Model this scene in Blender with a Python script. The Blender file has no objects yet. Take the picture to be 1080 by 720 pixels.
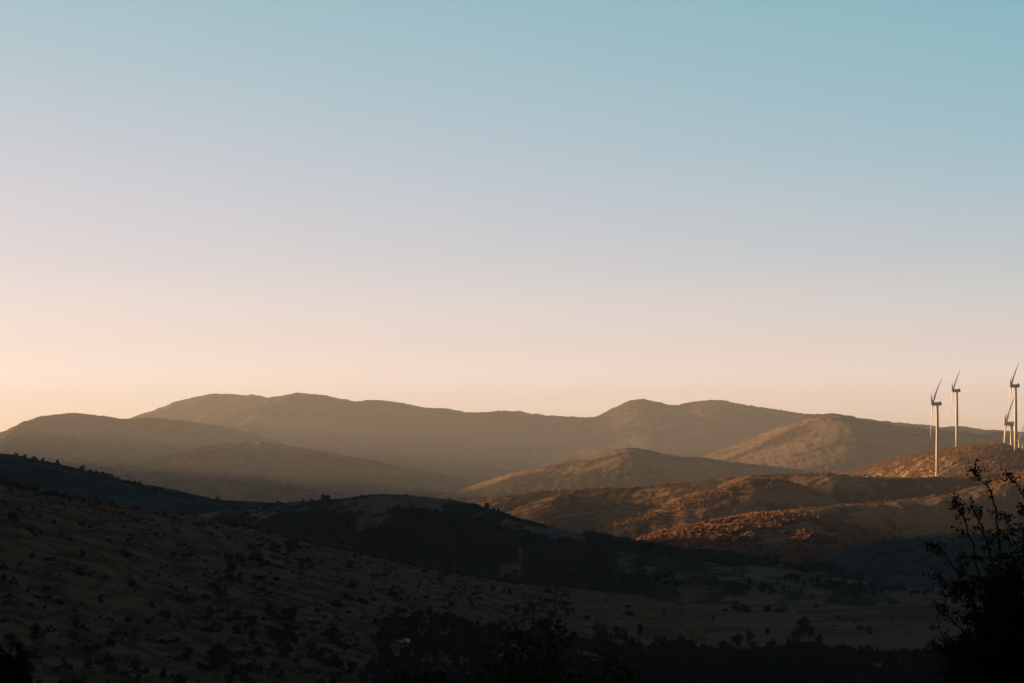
import bpy, math, random
import numpy as np

random.seed(7)
RNG = np.random.default_rng(11)
F = 2550.0            # focal length in pixels of the 1080 px wide photograph
HY = 540.0            # horizon row
SC = bpy.context.scene
COL = SC.collection
SUN_AZ = 62.0         # degrees to the left of the view direction
SUN_EL = 4.2

# ------------------------------------------------------------------ noise
_perm = np.random.default_rng(3).permutation(4096).astype(np.int64)
_ga = np.random.default_rng(4).uniform(0, 2*math.pi, 4096)

def perlin(x, y, seed=0):
    x = np.asarray(x, float) + seed*37.17; y = np.asarray(y, float) + seed*91.7
    xi = np.floor(x).astype(np.int64); yi = np.floor(y).astype(np.int64)
    xf = x-xi; yf = y-yi
    def g(ix, iy, dx, dy):
        h = _perm[(_perm[ix & 4095] + iy) & 4095]
        a = _ga[h]
        return np.cos(a)*dx + np.sin(a)*dy
    u = xf*xf*xf*(xf*(xf*6-15)+10); v = yf*yf*yf*(yf*(yf*6-15)+10)
    a = g(xi, yi, xf, yf); b = g(xi+1, yi, xf-1, yf)
    c = g(xi, yi+1, xf, yf-1); d = g(xi+1, yi+1, xf-1, yf-1)
    return ((a+(b-a)*u) + ((c+(d-c)*u)-(a+(b-a)*u))*v)*1.5

def fbm(x, y, seed=0, octv=4, gain=.5):
    s = 0; a = 1; f = 1; t = 0
    for i in range(octv):
        s = s + a*perlin(x*f, y*f, seed+i*5); t += a; a *= gain; f *= 2.03
    return s/t

def ridged(x, y, seed=0, octv=4):
    s = 0; a = 1; f = 1; t = 0
    for i in range(octv):
        s = s + a*(1-2*np.abs(perlin(x*f, y*f, seed+i*7))); t += a; a *= .5; f *= 2.1
    return s/t

def sstep(a, b, x):
    t = np.clip((x-a)/(b-a), 0, 1)
    return t*t*(3-2*t)

# ------------------------------------------------------------------ tags, meshes
def tag(o, label=None, cat=None, group=None, kind=None):
    if label: o['label'] = label
    if cat: o['category'] = cat
    if group: o['group'] = group
    if kind: o['kind'] = kind
    return o

def empty(name, loc, rz=0.0, scale=1.0):
    o = bpy.data.objects.new(name, None); COL.objects.link(o)
    o.location = loc; o.rotation_euler = (0, 0, rz); o.scale = (scale,)*3
    o.empty_display_size = .5
    return o

def mesh_np(name, V, Fq, mat, smooth=False, parent=None):
    """V (n,3), Fq (m,k) faces of one size"""
    me = bpy.data.meshes.new(name)
    V = np.asarray(V, np.float32); Fq = np.asarray(Fq, np.int32)
    m, k = Fq.shape
    me.vertices.add(len(V)); me.vertices.foreach_set('co', V.ravel())
    me.loops.add(m*k); me.loops.foreach_set('vertex_index', Fq.ravel())
    me.polygons.add(m)
    me.polygons.foreach_set('loop_start', np.arange(0, m*k, k, dtype=np.int32))
    me.polygons.foreach_set('loop_total', np.full(m, k, np.int32))
    me.polygons.foreach_set('use_smooth', np.full(m, smooth, bool))
    me.materials.append(mat)
    me.update(calc_edges=True); me.validate()
    o = bpy.data.objects.new(name, me); COL.objects.link(o)
    if parent: o.parent = parent
    return o

def mesh_py(name, V, Fs, mat, smooth=False, parent=None):
    me = bpy.data.meshes.new(name); me.from_pydata([tuple(v) for v in V], [], Fs)
    if smooth:
        for p in me.polygons: p.use_smooth = True
    me.materials.append(mat); me.update()
    o = bpy.data.objects.new(name, me); COL.objects.link(o)
    if parent: o.parent = parent
    return o

class MB:
    """collects simple solids into one mesh"""
    def __init__(s): s.v = []; s.f = []
    def add(s, V, Fs):
        b = len(s.v); s.v += [tuple(v) for v in V]; s.f += [tuple(i+b for i in f) for f in Fs]
    def box(s, c, d, bev=0.0, rz=0.0):
        x, y, z = d[0]/2, d[1]/2, d[2]/2
        ca, sa = math.cos(rz), math.sin(rz)
        def R(p): return (c[0]+p[0]*ca-p[1]*sa, c[1]+p[0]*sa+p[1]*ca, c[2]+p[2])
        if bev <= 0:
            V = [R(p) for p in [(-x,-y,-z),(x,-y,-z),(x,y,-z),(-x,y,-z),(-x,-y,z),(x,-y,z),(x,y,z),(-x,y,z)]]
            s.add(V, [(3,2,1,0),(4,5,6,7),(0,1,5,4),(1,2,6,5),(2,3,7,6),(3,0,4,7)])
        else:
            b = bev
            ring = lambda k, zz: [(-x+k,-y,zz),(x-k,-y,zz),(x,-y+k,zz),(x,y-k,zz),(x-k,y,zz),(-x+k,y,zz),(-x,y-k,zz),(-x,-y+k,zz)]
            def inner(k, zz): return [(px*(x-b)/x, py*(y-b)/y, zz) for px, py, _ in ring(k, zz)]
            rings = [inner(b, -z), ring(b, -z+b), ring(b, z-b), inner(b, z)]
            V = [R(p) for r in rings for p in r]
            Fs = [tuple(reversed(range(8))), tuple(range(24, 32))]
            for i in range(3):
                for j in range(8):
                    a = i*8+j; c2 = i*8+(j+1) % 8
                    Fs.append((a, c2, c2+8, a+8))
            s.add(V, Fs)
    def tube(s, pts, rad, n=8, cap=True):
        P = [np.array(p, float) for p in pts]
        if not hasattr(rad, '__len__'): rad = [rad]*len(P)
        V = []; prev = None
        for i, p in enumerate(P):
            t = P[min(i+1, len(P)-1)]-P[max(i-1, 0)]
            t = t/(np.linalg.norm(t)+1e-9)
            if prev is None:
                u = np.cross(t, (0, 0, 1) if abs(t[2]) < .9 else (1, 0, 0))
            else:
                u = prev-t*np.dot(prev, t)
            u = u/(np.linalg.norm(u)+1e-9); w = np.cross(t, u); prev = u
            for k in range(n):
                a = 2*math.pi*k/n
                V.append(p+rad[i]*(math.cos(a)*u+math.sin(a)*w))
        Fs = []
        for i in range(len(P)-1):
            for k in range(n):
                a = i*n+k; b = i*n+(k+1) % n
                Fs.append((a, b, b+n, a+n))
        if cap:
            Fs.append(tuple(reversed(range(n)))); Fs.append(tuple(range((len(P)-1)*n, len(P)*n)))
        s.add(V, Fs)
    def build(s, name, mat, parent=None, smooth=False):
        return mesh_py(name, s.v, s.f, mat, smooth, parent)

# ------------------------------------------------------------------ materials
def mat_new(name):
    m = bpy.data.materials.new(name); m.use_nodes = True
    nt = m.node_tree; b = nt.nodes['Principled BSDF']
    b.inputs['Roughness'].default_value = .9
    b.inputs['Specular IOR Level'].default_value = .1
    return m, nt, b

def simple(name, col, rough=.7, spec=.2, var=.12, scale=2.0, metal=0.0):
    m, nt, b = mat_new(name)
    tc = nt.nodes.new('ShaderNodeTexCoord'); n = nt.nodes.new('ShaderNodeTexNoise')
    n.inputs['Scale'].default_value = scale; n.inputs['Detail'].default_value = 5
    nt.links.new(tc.outputs['Object'], n.inputs['Vector'])
    r = nt.nodes.new('ShaderNodeValToRGB')
    r.color_ramp.elements[0].position = .3; r.color_ramp.elements[1].position = .7
    r.color_ramp.elements[0].color = (*[c*(1-var) for c in col], 1)
    r.color_ramp.elements[1].color = (*[min(1, c*(1+var)) for c in col], 1)
    nt.links.new(n.outputs['Fac'], r.inputs['Fac']); nt.links.new(r.outputs['Color'], b.inputs['Base Color'])
    b.inputs['Roughness'].default_value = rough; b.inputs['Specular IOR Level'].default_value = spec
    b.inputs['Metallic'].default_value = metal
    return m

def terrain_mat(name, grass, scrub, soil, s_big, s_small, scrub_amt=.5, bump=.5, bump_d=3.0, contour=False):
    """dry grass broken by scrub patches and bare earth; scales in metres"""
    m, nt, b = mat_new(name)
    L = nt.links
    tc = nt.nodes.new('ShaderNodeTexCoord')
    def noise(sc, det=6, rough=.6, dist=0.0):
        n = nt.nodes.new('ShaderNodeTexNoise'); n.inputs['Scale'].default_value = 1.0/sc
        n.inputs['Detail'].default_value = det; n.inputs['Roughness'].default_value = rough
        n.inputs['Distortion'].default_value = dist
        L.new(tc.outputs['Object'], n.inputs['Vector']); return n
    def ramp(src, p0, p1):
        r = nt.nodes.new('ShaderNodeMapRange'); r.inputs['From Min'].default_value = p0; r.inputs['From Max'].default_value = p1
        r.interpolation_type = 'SMOOTHSTEP'; L.new(src, r.inputs['Value']); return r.outputs['Result']
    def mix(f, a, bb, mode='MIX'):
        x = nt.nodes.new('ShaderNodeMix'); x.data_type = 'RGBA'; x.blend_type = mode
        if hasattr(f, 'is_linked'): L.new(f, x.inputs[0])
        else: x.inputs[0].default_value = f
        for sock, v in ((x.inputs[6], a), (x.inputs[7], bb)):
            if isinstance(v, tuple): sock.default_value = (*v, 1)
            else: L.new(v, sock)
        return x.outputs[2]
    big = noise(s_big, 7, .6, .6); small = noise(s_small, 6, .65); fine = noise(s_small*.22, 4, .6)
    c1 = mix(ramp(small.outputs['Fac'], .42, .68), grass, soil)
    c2 = mix(ramp(fine.outputs['Fac'], .3, .75), c1, tuple(g*.6 for g in grass))
    add = nt.nodes.new('ShaderNodeMath'); add.operation = 'MULTIPLY_ADD'
    L.new(small.outputs['Fac'], add.inputs[0]); add.inputs[1].default_value = .55; L.new(big.outputs['Fac'], add.inputs[2])
    th = 1.0-(scrub_amt-.5)*.5
    c3 = mix(ramp(add.outputs[0], .775*th-.06, .775*th+.06), c2, scrub)
    if contour:
        w = nt.nodes.new('ShaderNodeTexWave'); w.inputs['Scale'].default_value = .09; w.inputs['Distortion'].default_value = 6
        w.inputs['Detail'].default_value = 4; w.bands_direction = 'Z'; w.inputs['Detail Scale'].default_value = .6
        L.new(tc.outputs['Object'], w.inputs['Vector'])
        c3 = mix(ramp(w.outputs['Fac'], .75, .98), c3, tuple(g*1.25 for g in soil))
    L.new(c3, b.inputs['Base Color'])
    bp = nt.nodes.new('ShaderNodeBump'); bp.inputs['Strength'].default_value = bump; bp.inputs['Distance'].default_value = bump_d
    mm = nt.nodes.new('ShaderNodeMath'); mm.operation = 'MULTIPLY_ADD'
    L.new(fine.outputs['Fac'], mm.inputs[0]); mm.inputs[1].default_value = .5; L.new(small.outputs['Fac'], mm.inputs[2])
    L.new(mm.outputs[0], bp.inputs['Height']); L.new(bp.outputs['Normal'], b.inputs['Normal'])
    b.inputs['Roughness'].default_value = 1.0; b.inputs['Specular IOR Level'].default_value = 0.0
    return m

def leaf_mat(name, cols, trans=.25, scale=.8):
    m, nt, b = mat_new(name); L = nt.links
    g = nt.nodes.new('ShaderNodeNewGeometry')
    tc = nt.nodes.new('ShaderNodeTexCoord'); n = nt.nodes.new('ShaderNodeTexNoise'); n.inputs['Scale'].default_value = scale
    L.new(tc.outputs['Object'], n.inputs['Vector'])
    mm = nt.nodes.new('ShaderNodeMath'); mm.operation = 'MULTIPLY_ADD'
    L.new(g.outputs['Random Per Island'], mm.inputs[0]); mm.inputs[1].default_value = .6
    sub = nt.nodes.new('ShaderNodeMath'); sub.operation = 'MULTIPLY'; sub.inputs[1].default_value = .5
    L.new(n.outputs['Fac'], sub.inputs[0]); L.new(sub.outputs[0], mm.inputs[2])
    r = nt.nodes.new('ShaderNodeValToRGB'); e = r.color_ramp.elements
    e[0].color = (*cols[0], 1); e[1].color = (*cols[-1], 1); e[0].position = .1; e[1].position = .95
    for i, c in enumerate(cols[1:-1]):
        q = e.new(.1+.85*(i+1)/(len(cols)-1)); q.color = (*c, 1)
    L.new(mm.outputs[0], r.inputs['Fac']); L.new(r.outputs['Color'], b.inputs['Base Color'])
    t = nt.nodes.new('ShaderNodeBsdfTranslucent'); L.new(r.outputs['Color'], t.inputs['Color'])
    mx = nt.nodes.new('ShaderNodeMixShader'); mx.inputs[0].default_value = trans
    L.new(b.outputs[0], mx.inputs[1]); L.new(t.outputs[0], mx.inputs[2])
    L.new(mx.outputs[0], nt.nodes['Material Output'].inputs['Surface'])
    b.inputs['Specular IOR Level'].default_value = .03
    return m

GRASS = (.37, .24, .125); SOIL = (.42, .30, .19); SCRUB = (.075, .052, .026)
M = {}
M['far'] = terrain_mat('far_slopes', (.20,.14,.075), (.055,.045,.025), (.24,.17,.10), 300, 30, .54, .45, 10)
M['mid'] = terrain_mat('mid_slopes', GRASS, SCRUB, SOIL, 200, 13, .47, .5, 5)
M['near_lit'] = terrain_mat('grazing_slopes', GRASS, SCRUB, SOIL, 120, 16, .48, .7, 3)
M['wood'] = terrain_mat('wooded_slope', (.19,.19,.165), (.030,.042,.034), (.22,.21,.185), 90, 14, .55, .6, 2)
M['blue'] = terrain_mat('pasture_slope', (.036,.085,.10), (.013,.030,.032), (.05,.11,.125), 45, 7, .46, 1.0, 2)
M['fore'] = terrain_mat('dry_grass_hillside', (.22,.135,.082), (.085,.054,.033), (.27,.17,.105), 11, 1.5, .49, .5, .35)
M['ground'] = terrain_mat('valley_floor', (.17,.13,.095), (.07,.056,.042), (.21,.16,.115), 80, 8, .42, .6, 1.0)

# ------------------------------------------------------------------ terrain
def base_z(y):
    return -50 + 110*np.clip((y-1700)/6300, 0, 1) + 50*np.clip((y-8000)/6000, 0, 1)

def ground_z(x, y):
    x = np.asarray(x, float); y = np.asarray(y, float)
    b = base_z(y)
    cam = -2.2 - .105*np.maximum(y, 0) - 7*sstep(20, 200, np.abs(x-0.15*y)) + .02*np.minimum(y, 0)
    k = 6.0
    m = np.maximum(b, cam)
    z = m + k*np.log1p(np.exp(-np.abs(b-cam)/k)) - k*.0
    far = sstep(60, 500, y)
    return z - (k*math.log(2))*0 + far*(3.0*fbm(x/260, y/260, 31, 4) + .7*fbm(x/40, y/40, 33, 3)) - far*1.0

class Hill:
    def __init__(s, pts, wf, wb, spur=.12, L=600., seed=1, micro=1.0, ml=40., sink=6., ext=0, pw=1.25, smooth=6.0):
        P = np.array([(p[0], p[1], p[2]) for p in pts], float)
        X = (P[:,0]-540)/F*P[:,2]; Z = (HY-P[:,1])/F*P[:,2]; Y = P[:,2]
        o = np.argsort(X); X, Y, Z = X[o], Y[o], Z[o]
        n = 900
        s.xs = np.linspace(X[0], X[-1], n)
        z = np.interp(s.xs, X, Z); y = np.interp(s.xs, X, Y)
        mpp = np.mean(Y)/F                                   # metres per pixel
        sig = smooth*mpp/(s.xs[1]-s.xs[0])
        k = np.arange(-int(3*sig)-1, int(3*sig)+2); w = np.exp(-k*k/(2*sig*sig)); w /= w.sum()
        pad = len(k)//2
        sm = lambda a: np.convolve(np.pad(a, pad, mode='reflect', reflect_type='odd'), w, 'valid')
        s.z = sm(z); s.y = sm(y)
        s.wf, s.wb, s.spur, s.L, s.seed, s.micro, s.ml, s.sink, s.pw = wf, wb, spur, L, seed, micro, ml, sink, pw
        s.x0, s.x1 = X[0], X[-1]
        # keep the skyline of the finished slope at the measured height, however round its top is
        zt = s.z/s.y; kx = s.xs/s.y; idx = np.arange(0, n, 6)
        for it in range(3):
            d = np.concatenate([np.linspace(-.75, 0, 50)*wf, np.linspace(.01, .6, 25)*wb])
            Yg = s.y[idx, None]+d[None]; Zg = s._h(np.clip(kx[idx, None]*Yg, s.x0, s.x1), Yg)
            app = (Zg/Yg).max(1)
            e = np.convolve(np.pad((zt[idx]-app)*s.y[idx], 2, mode='edge'), np.ones(5)/5, 'valid')
            s.z = s.z+.8*np.interp(np.arange(n), idx, e)
    def h(s, x, y):
        x = np.asarray(x, float); y = np.asarray(y, float)
        x, y = np.broadcast_arrays(x, y)
        m = (x >= s.x0) & (x <= s.x1) & (y > s.y.min()-1.3*s.wf) & (y < s.y.max()+1.3*s.wb)
        if m.all(): return s._h(x, y)
        out = np.full(x.shape, -400.0)
        if m.any(): out[m] = s._h(x[m], y[m])
        return out
    def _h(s, x, y):
        zc = np.interp(x, s.xs, s.z); yc = np.interp(x, s.xs, s.y)
        yc = yc + s.wf*.10*perlin(x/(s.L*1.3), x*0, s.seed+50)
        d = y-yc
        t = np.where(d < 0, d/s.wf, d/s.wb)
        a = np.clip(np.abs(t), 0, 1)
        prof = np.cos(a*math.pi/2)**s.pw
        zb = ground_z(x, y)-s.sink
        hh = zc-zb
        rz = ridged((x+.35*y)/s.L, (y-.2*x)/(s.L*1.9), s.seed, 4)
        w = np.sin(math.pi*np.minimum(1, a)**.75)
        z = zb + hh*prof + s.spur*np.maximum(hh, 0)*w*rz
        z = z + s.micro*fbm(x/s.ml, y/s.ml, s.seed+9, 3)*np.minimum(1, .6+a*3)*(1-a**6)
        out = (np.abs(t) > 1) | (x < s.x0) | (x > s.x1)
        return np.where(out, zb-20, z)
    def mesh(s, name, nx, ny, mat):
        xs = np.linspace(s.x0, s.x1, nx)
        u = np.linspace(-1, 1, ny); u = np.sign(u)*np.abs(u)**1.25
        X, U = np.meshgrid(xs, u)
        yc = np.interp(xs, s.xs, s.y) + s.wf*.10*perlin(xs/(s.L*1.3), xs*0, s.seed+50)
        Y = yc[None, :] + np.where(U < 0, U*s.wf, U*s.wb)*.999
        Z = s.h(X, Y)
        V = np.stack([X, Y, Z], -1).reshape(-1, 3)
        i = np.arange(nx*ny).reshape(ny, nx)
        Fq = np.stack([i[:-1,:-1], i[:-1,1:], i[1:,1:], i[1:,:-1]], -1).reshape(-1, 4)
        return mesh_np(name, V, Fq, mat, True)

def yy(pts, Y):
    return [(p[0], p[1], p[2] if len(p) > 2 else Y) for p in pts]

HILLS = {}
def hill(key, name, pts, Y, nx, ny, mat, **kw):
    H = Hill(yy(pts, Y), **kw)
    o = H.mesh(name, nx, ny, M[mat]); tag(o, kind='structure')
    HILLS[key] = H
    return o

hill('R1', 'far_mountain', [(60,470),(100,455),(140,440),(150,437),(170,428.5),(190,421.5),(212,416.5),(225,414.2),(245,415),(270,416),(285,419),(310,424),(340,432),(400,445)],
     14500, 420, 90, 'far', wf=2200, wb=1500, spur=.10, L=900, seed=2, micro=8, ml=42, smooth=1.6)
hill('R1c', 'far_mountain', [(-150,500),(0,478),(100,464),(140,455),(165,447),(180,443),(200,438),(230,431),(262,424.5),(285,419.3),(290,417.3),(318,413.3),(340,415.8),(360,420),(376,422.8),(390,421),(410,422),(430,425.5),(447,429),(475,430.5),(490,433.7),(500,434.5),(520,433),(540,432.5),(560,435),(575,437),(600,438.7),(627,439.6),(660,443),(720,452),(800,470)],
     13000, 700, 130, 'far', wf=2700, wb=1300, spur=.13, L=1100, seed=5, micro=8, ml=42, smooth=1.2)
hill('R2', 'far_mountain', [(560,462),(600,448),(627,439.8),(640,433),(655,426),(665,421.5),(672,420),(690,422),(700,425),(712,427),(725,424),(745,421.5),(757,421),(770,423),(790,427),(810,430),(835,433),(860,436),(900,440),(960,446),(1040,452),(1120,458),(1250,470)],
     12200, 620, 120, 'far', wf=2400, wb=1500, spur=.13, L=1000, seed=8, micro=8, ml=42, smooth=1.2)
hill('R3', 'far_hill', [(-420,452),(-260,447),(-150,452),(-80,468),(-20,461),(0,455),(25,445),(50,437.6),(56,436),(85,435),(110,438.5),(120,439.5),(136,441),(160,439.5),(200,444),(240,450),(280,461),(330,478),(400,498),(470,518)],
     9600, 620, 140, 'far', wf=1700, wb=1800, spur=.13, L=800, seed=12, micro=7, ml=34, smooth=1.2)
hill('R4', 'far_hill', [(60,505),(100,495),(120,489.5),(150,484),(190,477),(215,469),(235,466.5),(255,465),(280,465.5),(310,470),(360,478.5),(420,490),(480,503),(560,524)],
     7000, 420, 100, 'mid', wf=850, wb=1000, spur=.10, L=520, seed=15, micro=4, ml=24, smooth=1.6)
hill('R5', 'far_hill', [(640,510),(700,493),(735,480.5),(760,472),(790,462),(820,450),(850,440),(868,435.8),(885,435.8),(905,440),(940,447),(970,451),(1010,454),(1025,456),(1045,455.5),(1075,461),(1120,470),(1200,490)],
     7600, 560, 130, 'mid', wf=1400, wb=1500, spur=.025, L=620, seed=19, micro=4, ml=24, smooth=1.6)
hill('R6', 'brown_hill', [(420,537),(440,531),(470,520.5),(500,510.5),(540,497.5),(580,489),(610,483),(630,478),(645,474),(660,471.6),(670,471.6),(685,474),(700,478),(720,481),(740,481.5),(770,486),(830,493),(900,502),(980,515)],
     5200, 560, 140, 'mid', wf=600, wb=1000, spur=.025, L=420, seed=23, micro=2.2, ml=20, smooth=1.6)
hill('R7', 'turbine_hill', [(860,520),(900,506),(925,499),(945,492),(965,483),(985,476.5),(1010,471.5),(1030,469.5),(1045,467.5),(1055,468.5),(1075,474),(1100,478),(1150,482),(1250,492)],
     3350, 420, 140, 'near_lit', wf=620, wb=3200, spur=.03, L=200, seed=27, micro=1.6, ml=22, smooth=1.6)
hill('R8', 'pasture_ridge', [(430,545,3000),(470,534,2990),(520,524.5,2980),(560,518.5,2970),(600,515.5,2950),(640,514,2930),(670,513.5,2910),(690,511.5,2900),(740,506,2850),(770,502.5,2820),(800,500,2790),(830,499.5,2770),(870,499,2740),(890,501,2730),(910,502.5,2720),(950,503,2710),(1000,503,2700),(1040,500,2690),(1080,496,2690),(1200,480,2690)],
     3000, 620, 130, 'near_lit', wf=170, wb=500, spur=.02, L=260, seed=31, micro=1.5, ml=24, smooth=1.6)
hill('R8s', 'pasture_spur', [(505,552),(525,543),(545,535),(565,527.5),(585,522),(605,520.5),(630,524),(660,532),(690,542),(715,553)],
     2780, 300, 90, 'near_lit', wf=260, wb=260, spur=.06, L=150, seed=33, micro=1.2, ml=18, smooth=4)
hill('R8b', 'brown_spur', [(585,572),(600,565),(613,559),(650,549),(680,541),(700,535),(720,527),(740,520.5),(770,511.5),(790,505.5),(815,505),(850,513),(890,530)],
     2640, 360, 100, 'near_lit', wf=150, wb=200, spur=.03, L=130, seed=35, micro=1.2, ml=18, smooth=1.6)
hill('R9', 'long_ridge', [(660,575),(700,563),(740,553),(790,545),(835,537.3),(875,534.2),(920,530.5),(965,526.8),(1000,520.5),(1040,510),(1080,497),(1130,482),(1250,460)],
     2450, 460, 100, 'near_lit', wf=125, wb=260, spur=.08, L=150, seed=38, micro=1.0, ml=16, smooth=1.6)
hill('R10', 'brush_spur', [(630,590),(650,580),(668,571.5),(690,564),(720,556.5),(750,550),(780,545),(800,543),(830,541.5),(860,546),(890,553),(930,562),(980,572)],
     2200, 420, 100, 'near_lit', wf=300, wb=220, spur=.08, L=110, seed=42, micro=1.0, ml=14, smooth=1.6)
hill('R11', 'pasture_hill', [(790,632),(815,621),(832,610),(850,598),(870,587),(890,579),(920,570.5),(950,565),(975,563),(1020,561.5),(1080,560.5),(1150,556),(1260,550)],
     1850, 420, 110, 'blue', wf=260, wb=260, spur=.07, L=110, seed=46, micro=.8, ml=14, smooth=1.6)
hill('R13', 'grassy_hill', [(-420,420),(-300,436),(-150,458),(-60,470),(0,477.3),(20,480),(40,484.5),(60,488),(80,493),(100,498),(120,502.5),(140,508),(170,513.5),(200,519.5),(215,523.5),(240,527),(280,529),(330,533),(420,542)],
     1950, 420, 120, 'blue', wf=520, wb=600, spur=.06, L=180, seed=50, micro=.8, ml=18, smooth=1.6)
hill('R12', 'wooded_hill', [(180,548,1720),(225,539,1700),(250,536.5,1690),(280,533.5,1680),(300,529.5,1660),(320,527.5,1650),(345,526,1640),(365,524.5,1630),(385,521.5,1620),(405,520.2,1610),(430,521.5,1600),(455,524,1600),(480,527,1590),(495,530,1590),(510,533.5,1580),(530,540,1570),(545,545,1560),(570,551,1550),(600,560,1540),(620,565,1530),(650,571.5,1520),(680,577,1520),(720,583,1510),(760,587.5,1500),(830,594,1490),(870,600,1480),(900,610,1470),(930,624,1460)],
     1600, 620, 120, 'wood', wf=170, wb=200, spur=.07, L=120, seed=54, micro=.8, ml=14, smooth=1.6)
hill('R14', 'grassy_hillside', [(-420,460,850),(-200,482,900),(-80,497,950),(0,508.5,1000),(20,513,1005),(50,520.5,1010),(80,525.5,1015),(120,530.5,1025),(160,537,1035),(200,542,1045),(240,551,1060),(280,560,1075),(330,573,1100),(360,579.5,1110),(400,587.5,1130),(430,594.5,1150),(460,601.5,1170),(500,607.5,1200),(530,612.5,1225),(560,616,1250),(600,619.5,1280),(680,624,1330),(760,632,1380)],
     1050, 640, 170, 'fore', wf=470, wb=420, spur=.035, L=120, seed=58, micro=.28, ml=15, smooth=3, sink=2.5, pw=1.1)

class Massif:
    """unseen mountain added left of the picture, its height shaped to cast the valley shade, its crest runs along the view"""
    def __init__(s, xc, wl, wr, prof, seed): s.xc, s.wl, s.wr, s.p, s.seed = xc, wl, wr, prof, seed
    def h(s, x, y):
        x = np.asarray(x, float); y = np.asarray(y, float)
        H = np.interp(y, [p[0] for p in s.p], [p[1] for p in s.p])
        xc = s.xc + 40*perlin(y/500, y*0, s.seed)
        a = np.clip(np.abs(x-xc)/np.where(x < xc, s.wl, s.wr), 0, 1)
        zb = ground_z(x, y)-8
        z = zb+(H-zb)*np.cos(a*math.pi/2)**1.3
        z = z + np.where(x < xc, .1, .02)*np.maximum(H-zb, 0)*np.sin(math.pi*a**.75)*ridged(x/400, y/300, s.seed+2, 4)
        return np.where(a >= 1, zb-20, z)
    def mesh(s, nx, ny):
        gx, gy = np.meshgrid(np.linspace(s.xc-s.wl, s.xc+s.wr, nx), np.linspace(s.p[0][0]+8, s.p[-1][0]-8, ny))
        V = np.stack([gx, gy, s.h(gx, gy)], -1).reshape(-1, 3); ii = np.arange(V.shape[0]).reshape(gx.shape)
        tag(mesh_np('shade_mountain', V, np.stack([ii[:-1,:-1], ii[:-1,1:], ii[1:,1:], ii[1:,:-1]], -1).reshape(-1, 4), M['mid'], True), kind='structure')
Massif(-1330, 1100, 740, [(-1300,0),(-900,130),(0,170),(1500,165),(1950,150),(2270,135),(2440,126),(2713,103),(2850,86),(2995,74),(3300,45),(3700,-20),(3900,-60)], 61).mesh(150, 300)  # unseen mountain added, heights tuned to shade the near hills
Massif(-2750, 1150, 900, [(3300,-40),(4000,190),(4600,243),(5200,244),(6100,254),(6600,274),(7500,345),(8300,340),(9000,250),(9600,40)], 67).mesh(130, 260)  # second one added to shade the valley air farther off

# the ground sheet
ys = np.concatenate([np.linspace(-1300, 0, 14)[:-1], np.linspace(0, 100, 40)[:-1], np.linspace(100, 600, 80)[:-1], np.linspace(600, 2200, 260)[:-1], np.linspace(2200, 16400, 90)])
q = np.linspace(-1, 1, 321); xs = np.sign(q)*(300*np.abs(q)+3700*np.abs(q)**3.0)
gx, gy = np.meshgrid(xs, ys)
V = np.stack([gx, gy, ground_z(gx, gy)], -1).reshape(-1, 3)
ii = np.arange(V.shape[0]).reshape(gx.shape)
tag(mesh_np('ground', V, np.stack([ii[:-1,:-1], ii[:-1,1:], ii[1:,1:], ii[1:,:-1]], -1).reshape(-1, 4), M['ground'], True), kind='structure')

def top_z(x, y):
    z = ground_z(x, y)
    for H in HILLS.values(): z = np.maximum(z, H.h(x, y))
    return z

_YS = np.concatenate([np.linspace(20, 600, 60)[:-1], np.linspace(600, 2000, 160)[:-1], np.linspace(2000, 5000, 130)])
def hit(px, py):
    """world points seen at the given picture positions of the measured plan (nan where nothing is met)"""
    px = np.atleast_1d(np.asarray(px, float)); py = np.atleast_1d(np.asarray(py, float))
    out = np.full((len(px), 3), np.nan)
    def march(kx, ky, Y):
        X = kx*Y; Z = ky*Y; T = top_z(X, Y)
        ok = T > Z
        return ok.argmax(1), ok.any(1), X, T
    kx = ((px-540)/F)[:, None]; ky = ((HY-py)/F)[:, None]
    i, has, X, T = march(kx, ky, np.broadcast_to(_YS[None], (len(px), len(_YS))))
    k = np.where(has)[0]
    if len(k):
        lo = _YS[np.maximum(i[k]-1, 0)]; hi = _YS[i[k]]
        Y2 = lo[:, None]+(hi-lo)[:, None]*np.linspace(0, 1, 17)[None]
        j, h2, X2, T2 = march(kx[k], ky[k], Y2)
        r = np.arange(len(k))
        out[k] = np.stack([X2[r, j], Y2[r, j], T2[r, j]], 1)
    return out

def hit1(px, py):
    """first terrain point at or just below the given picture position"""
    for k in range(24):
        h = hit(px, py+.5*k)[0]
        if not np.isnan(h[0]): return h
    return h

# ------------------------------------------------------------------ vegetation
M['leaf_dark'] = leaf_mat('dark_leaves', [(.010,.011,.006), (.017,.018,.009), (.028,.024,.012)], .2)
M['leaf_brown'] = leaf_mat('autumn_leaves', [(.02,.010,.004), (.036,.019,.007), (.055,.03,.011)], .25)
M['leaf_brush'] = leaf_mat('brush_leaves', [(.055,.042,.02), (.23,.118,.045), (.38,.20,.078), (.47,.28,.125)], .4, .05)
M['leaf_wood'] = leaf_mat('oak_scrub_leaves', [(.028,.040,.030), (.050,.062,.042), (.08,.078,.048)], .2, .05)
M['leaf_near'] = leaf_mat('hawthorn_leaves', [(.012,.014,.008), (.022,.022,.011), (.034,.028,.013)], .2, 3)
M['bark'] = simple('bark', (.05,.038,.028), .95, .05, .3, 6)

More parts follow.
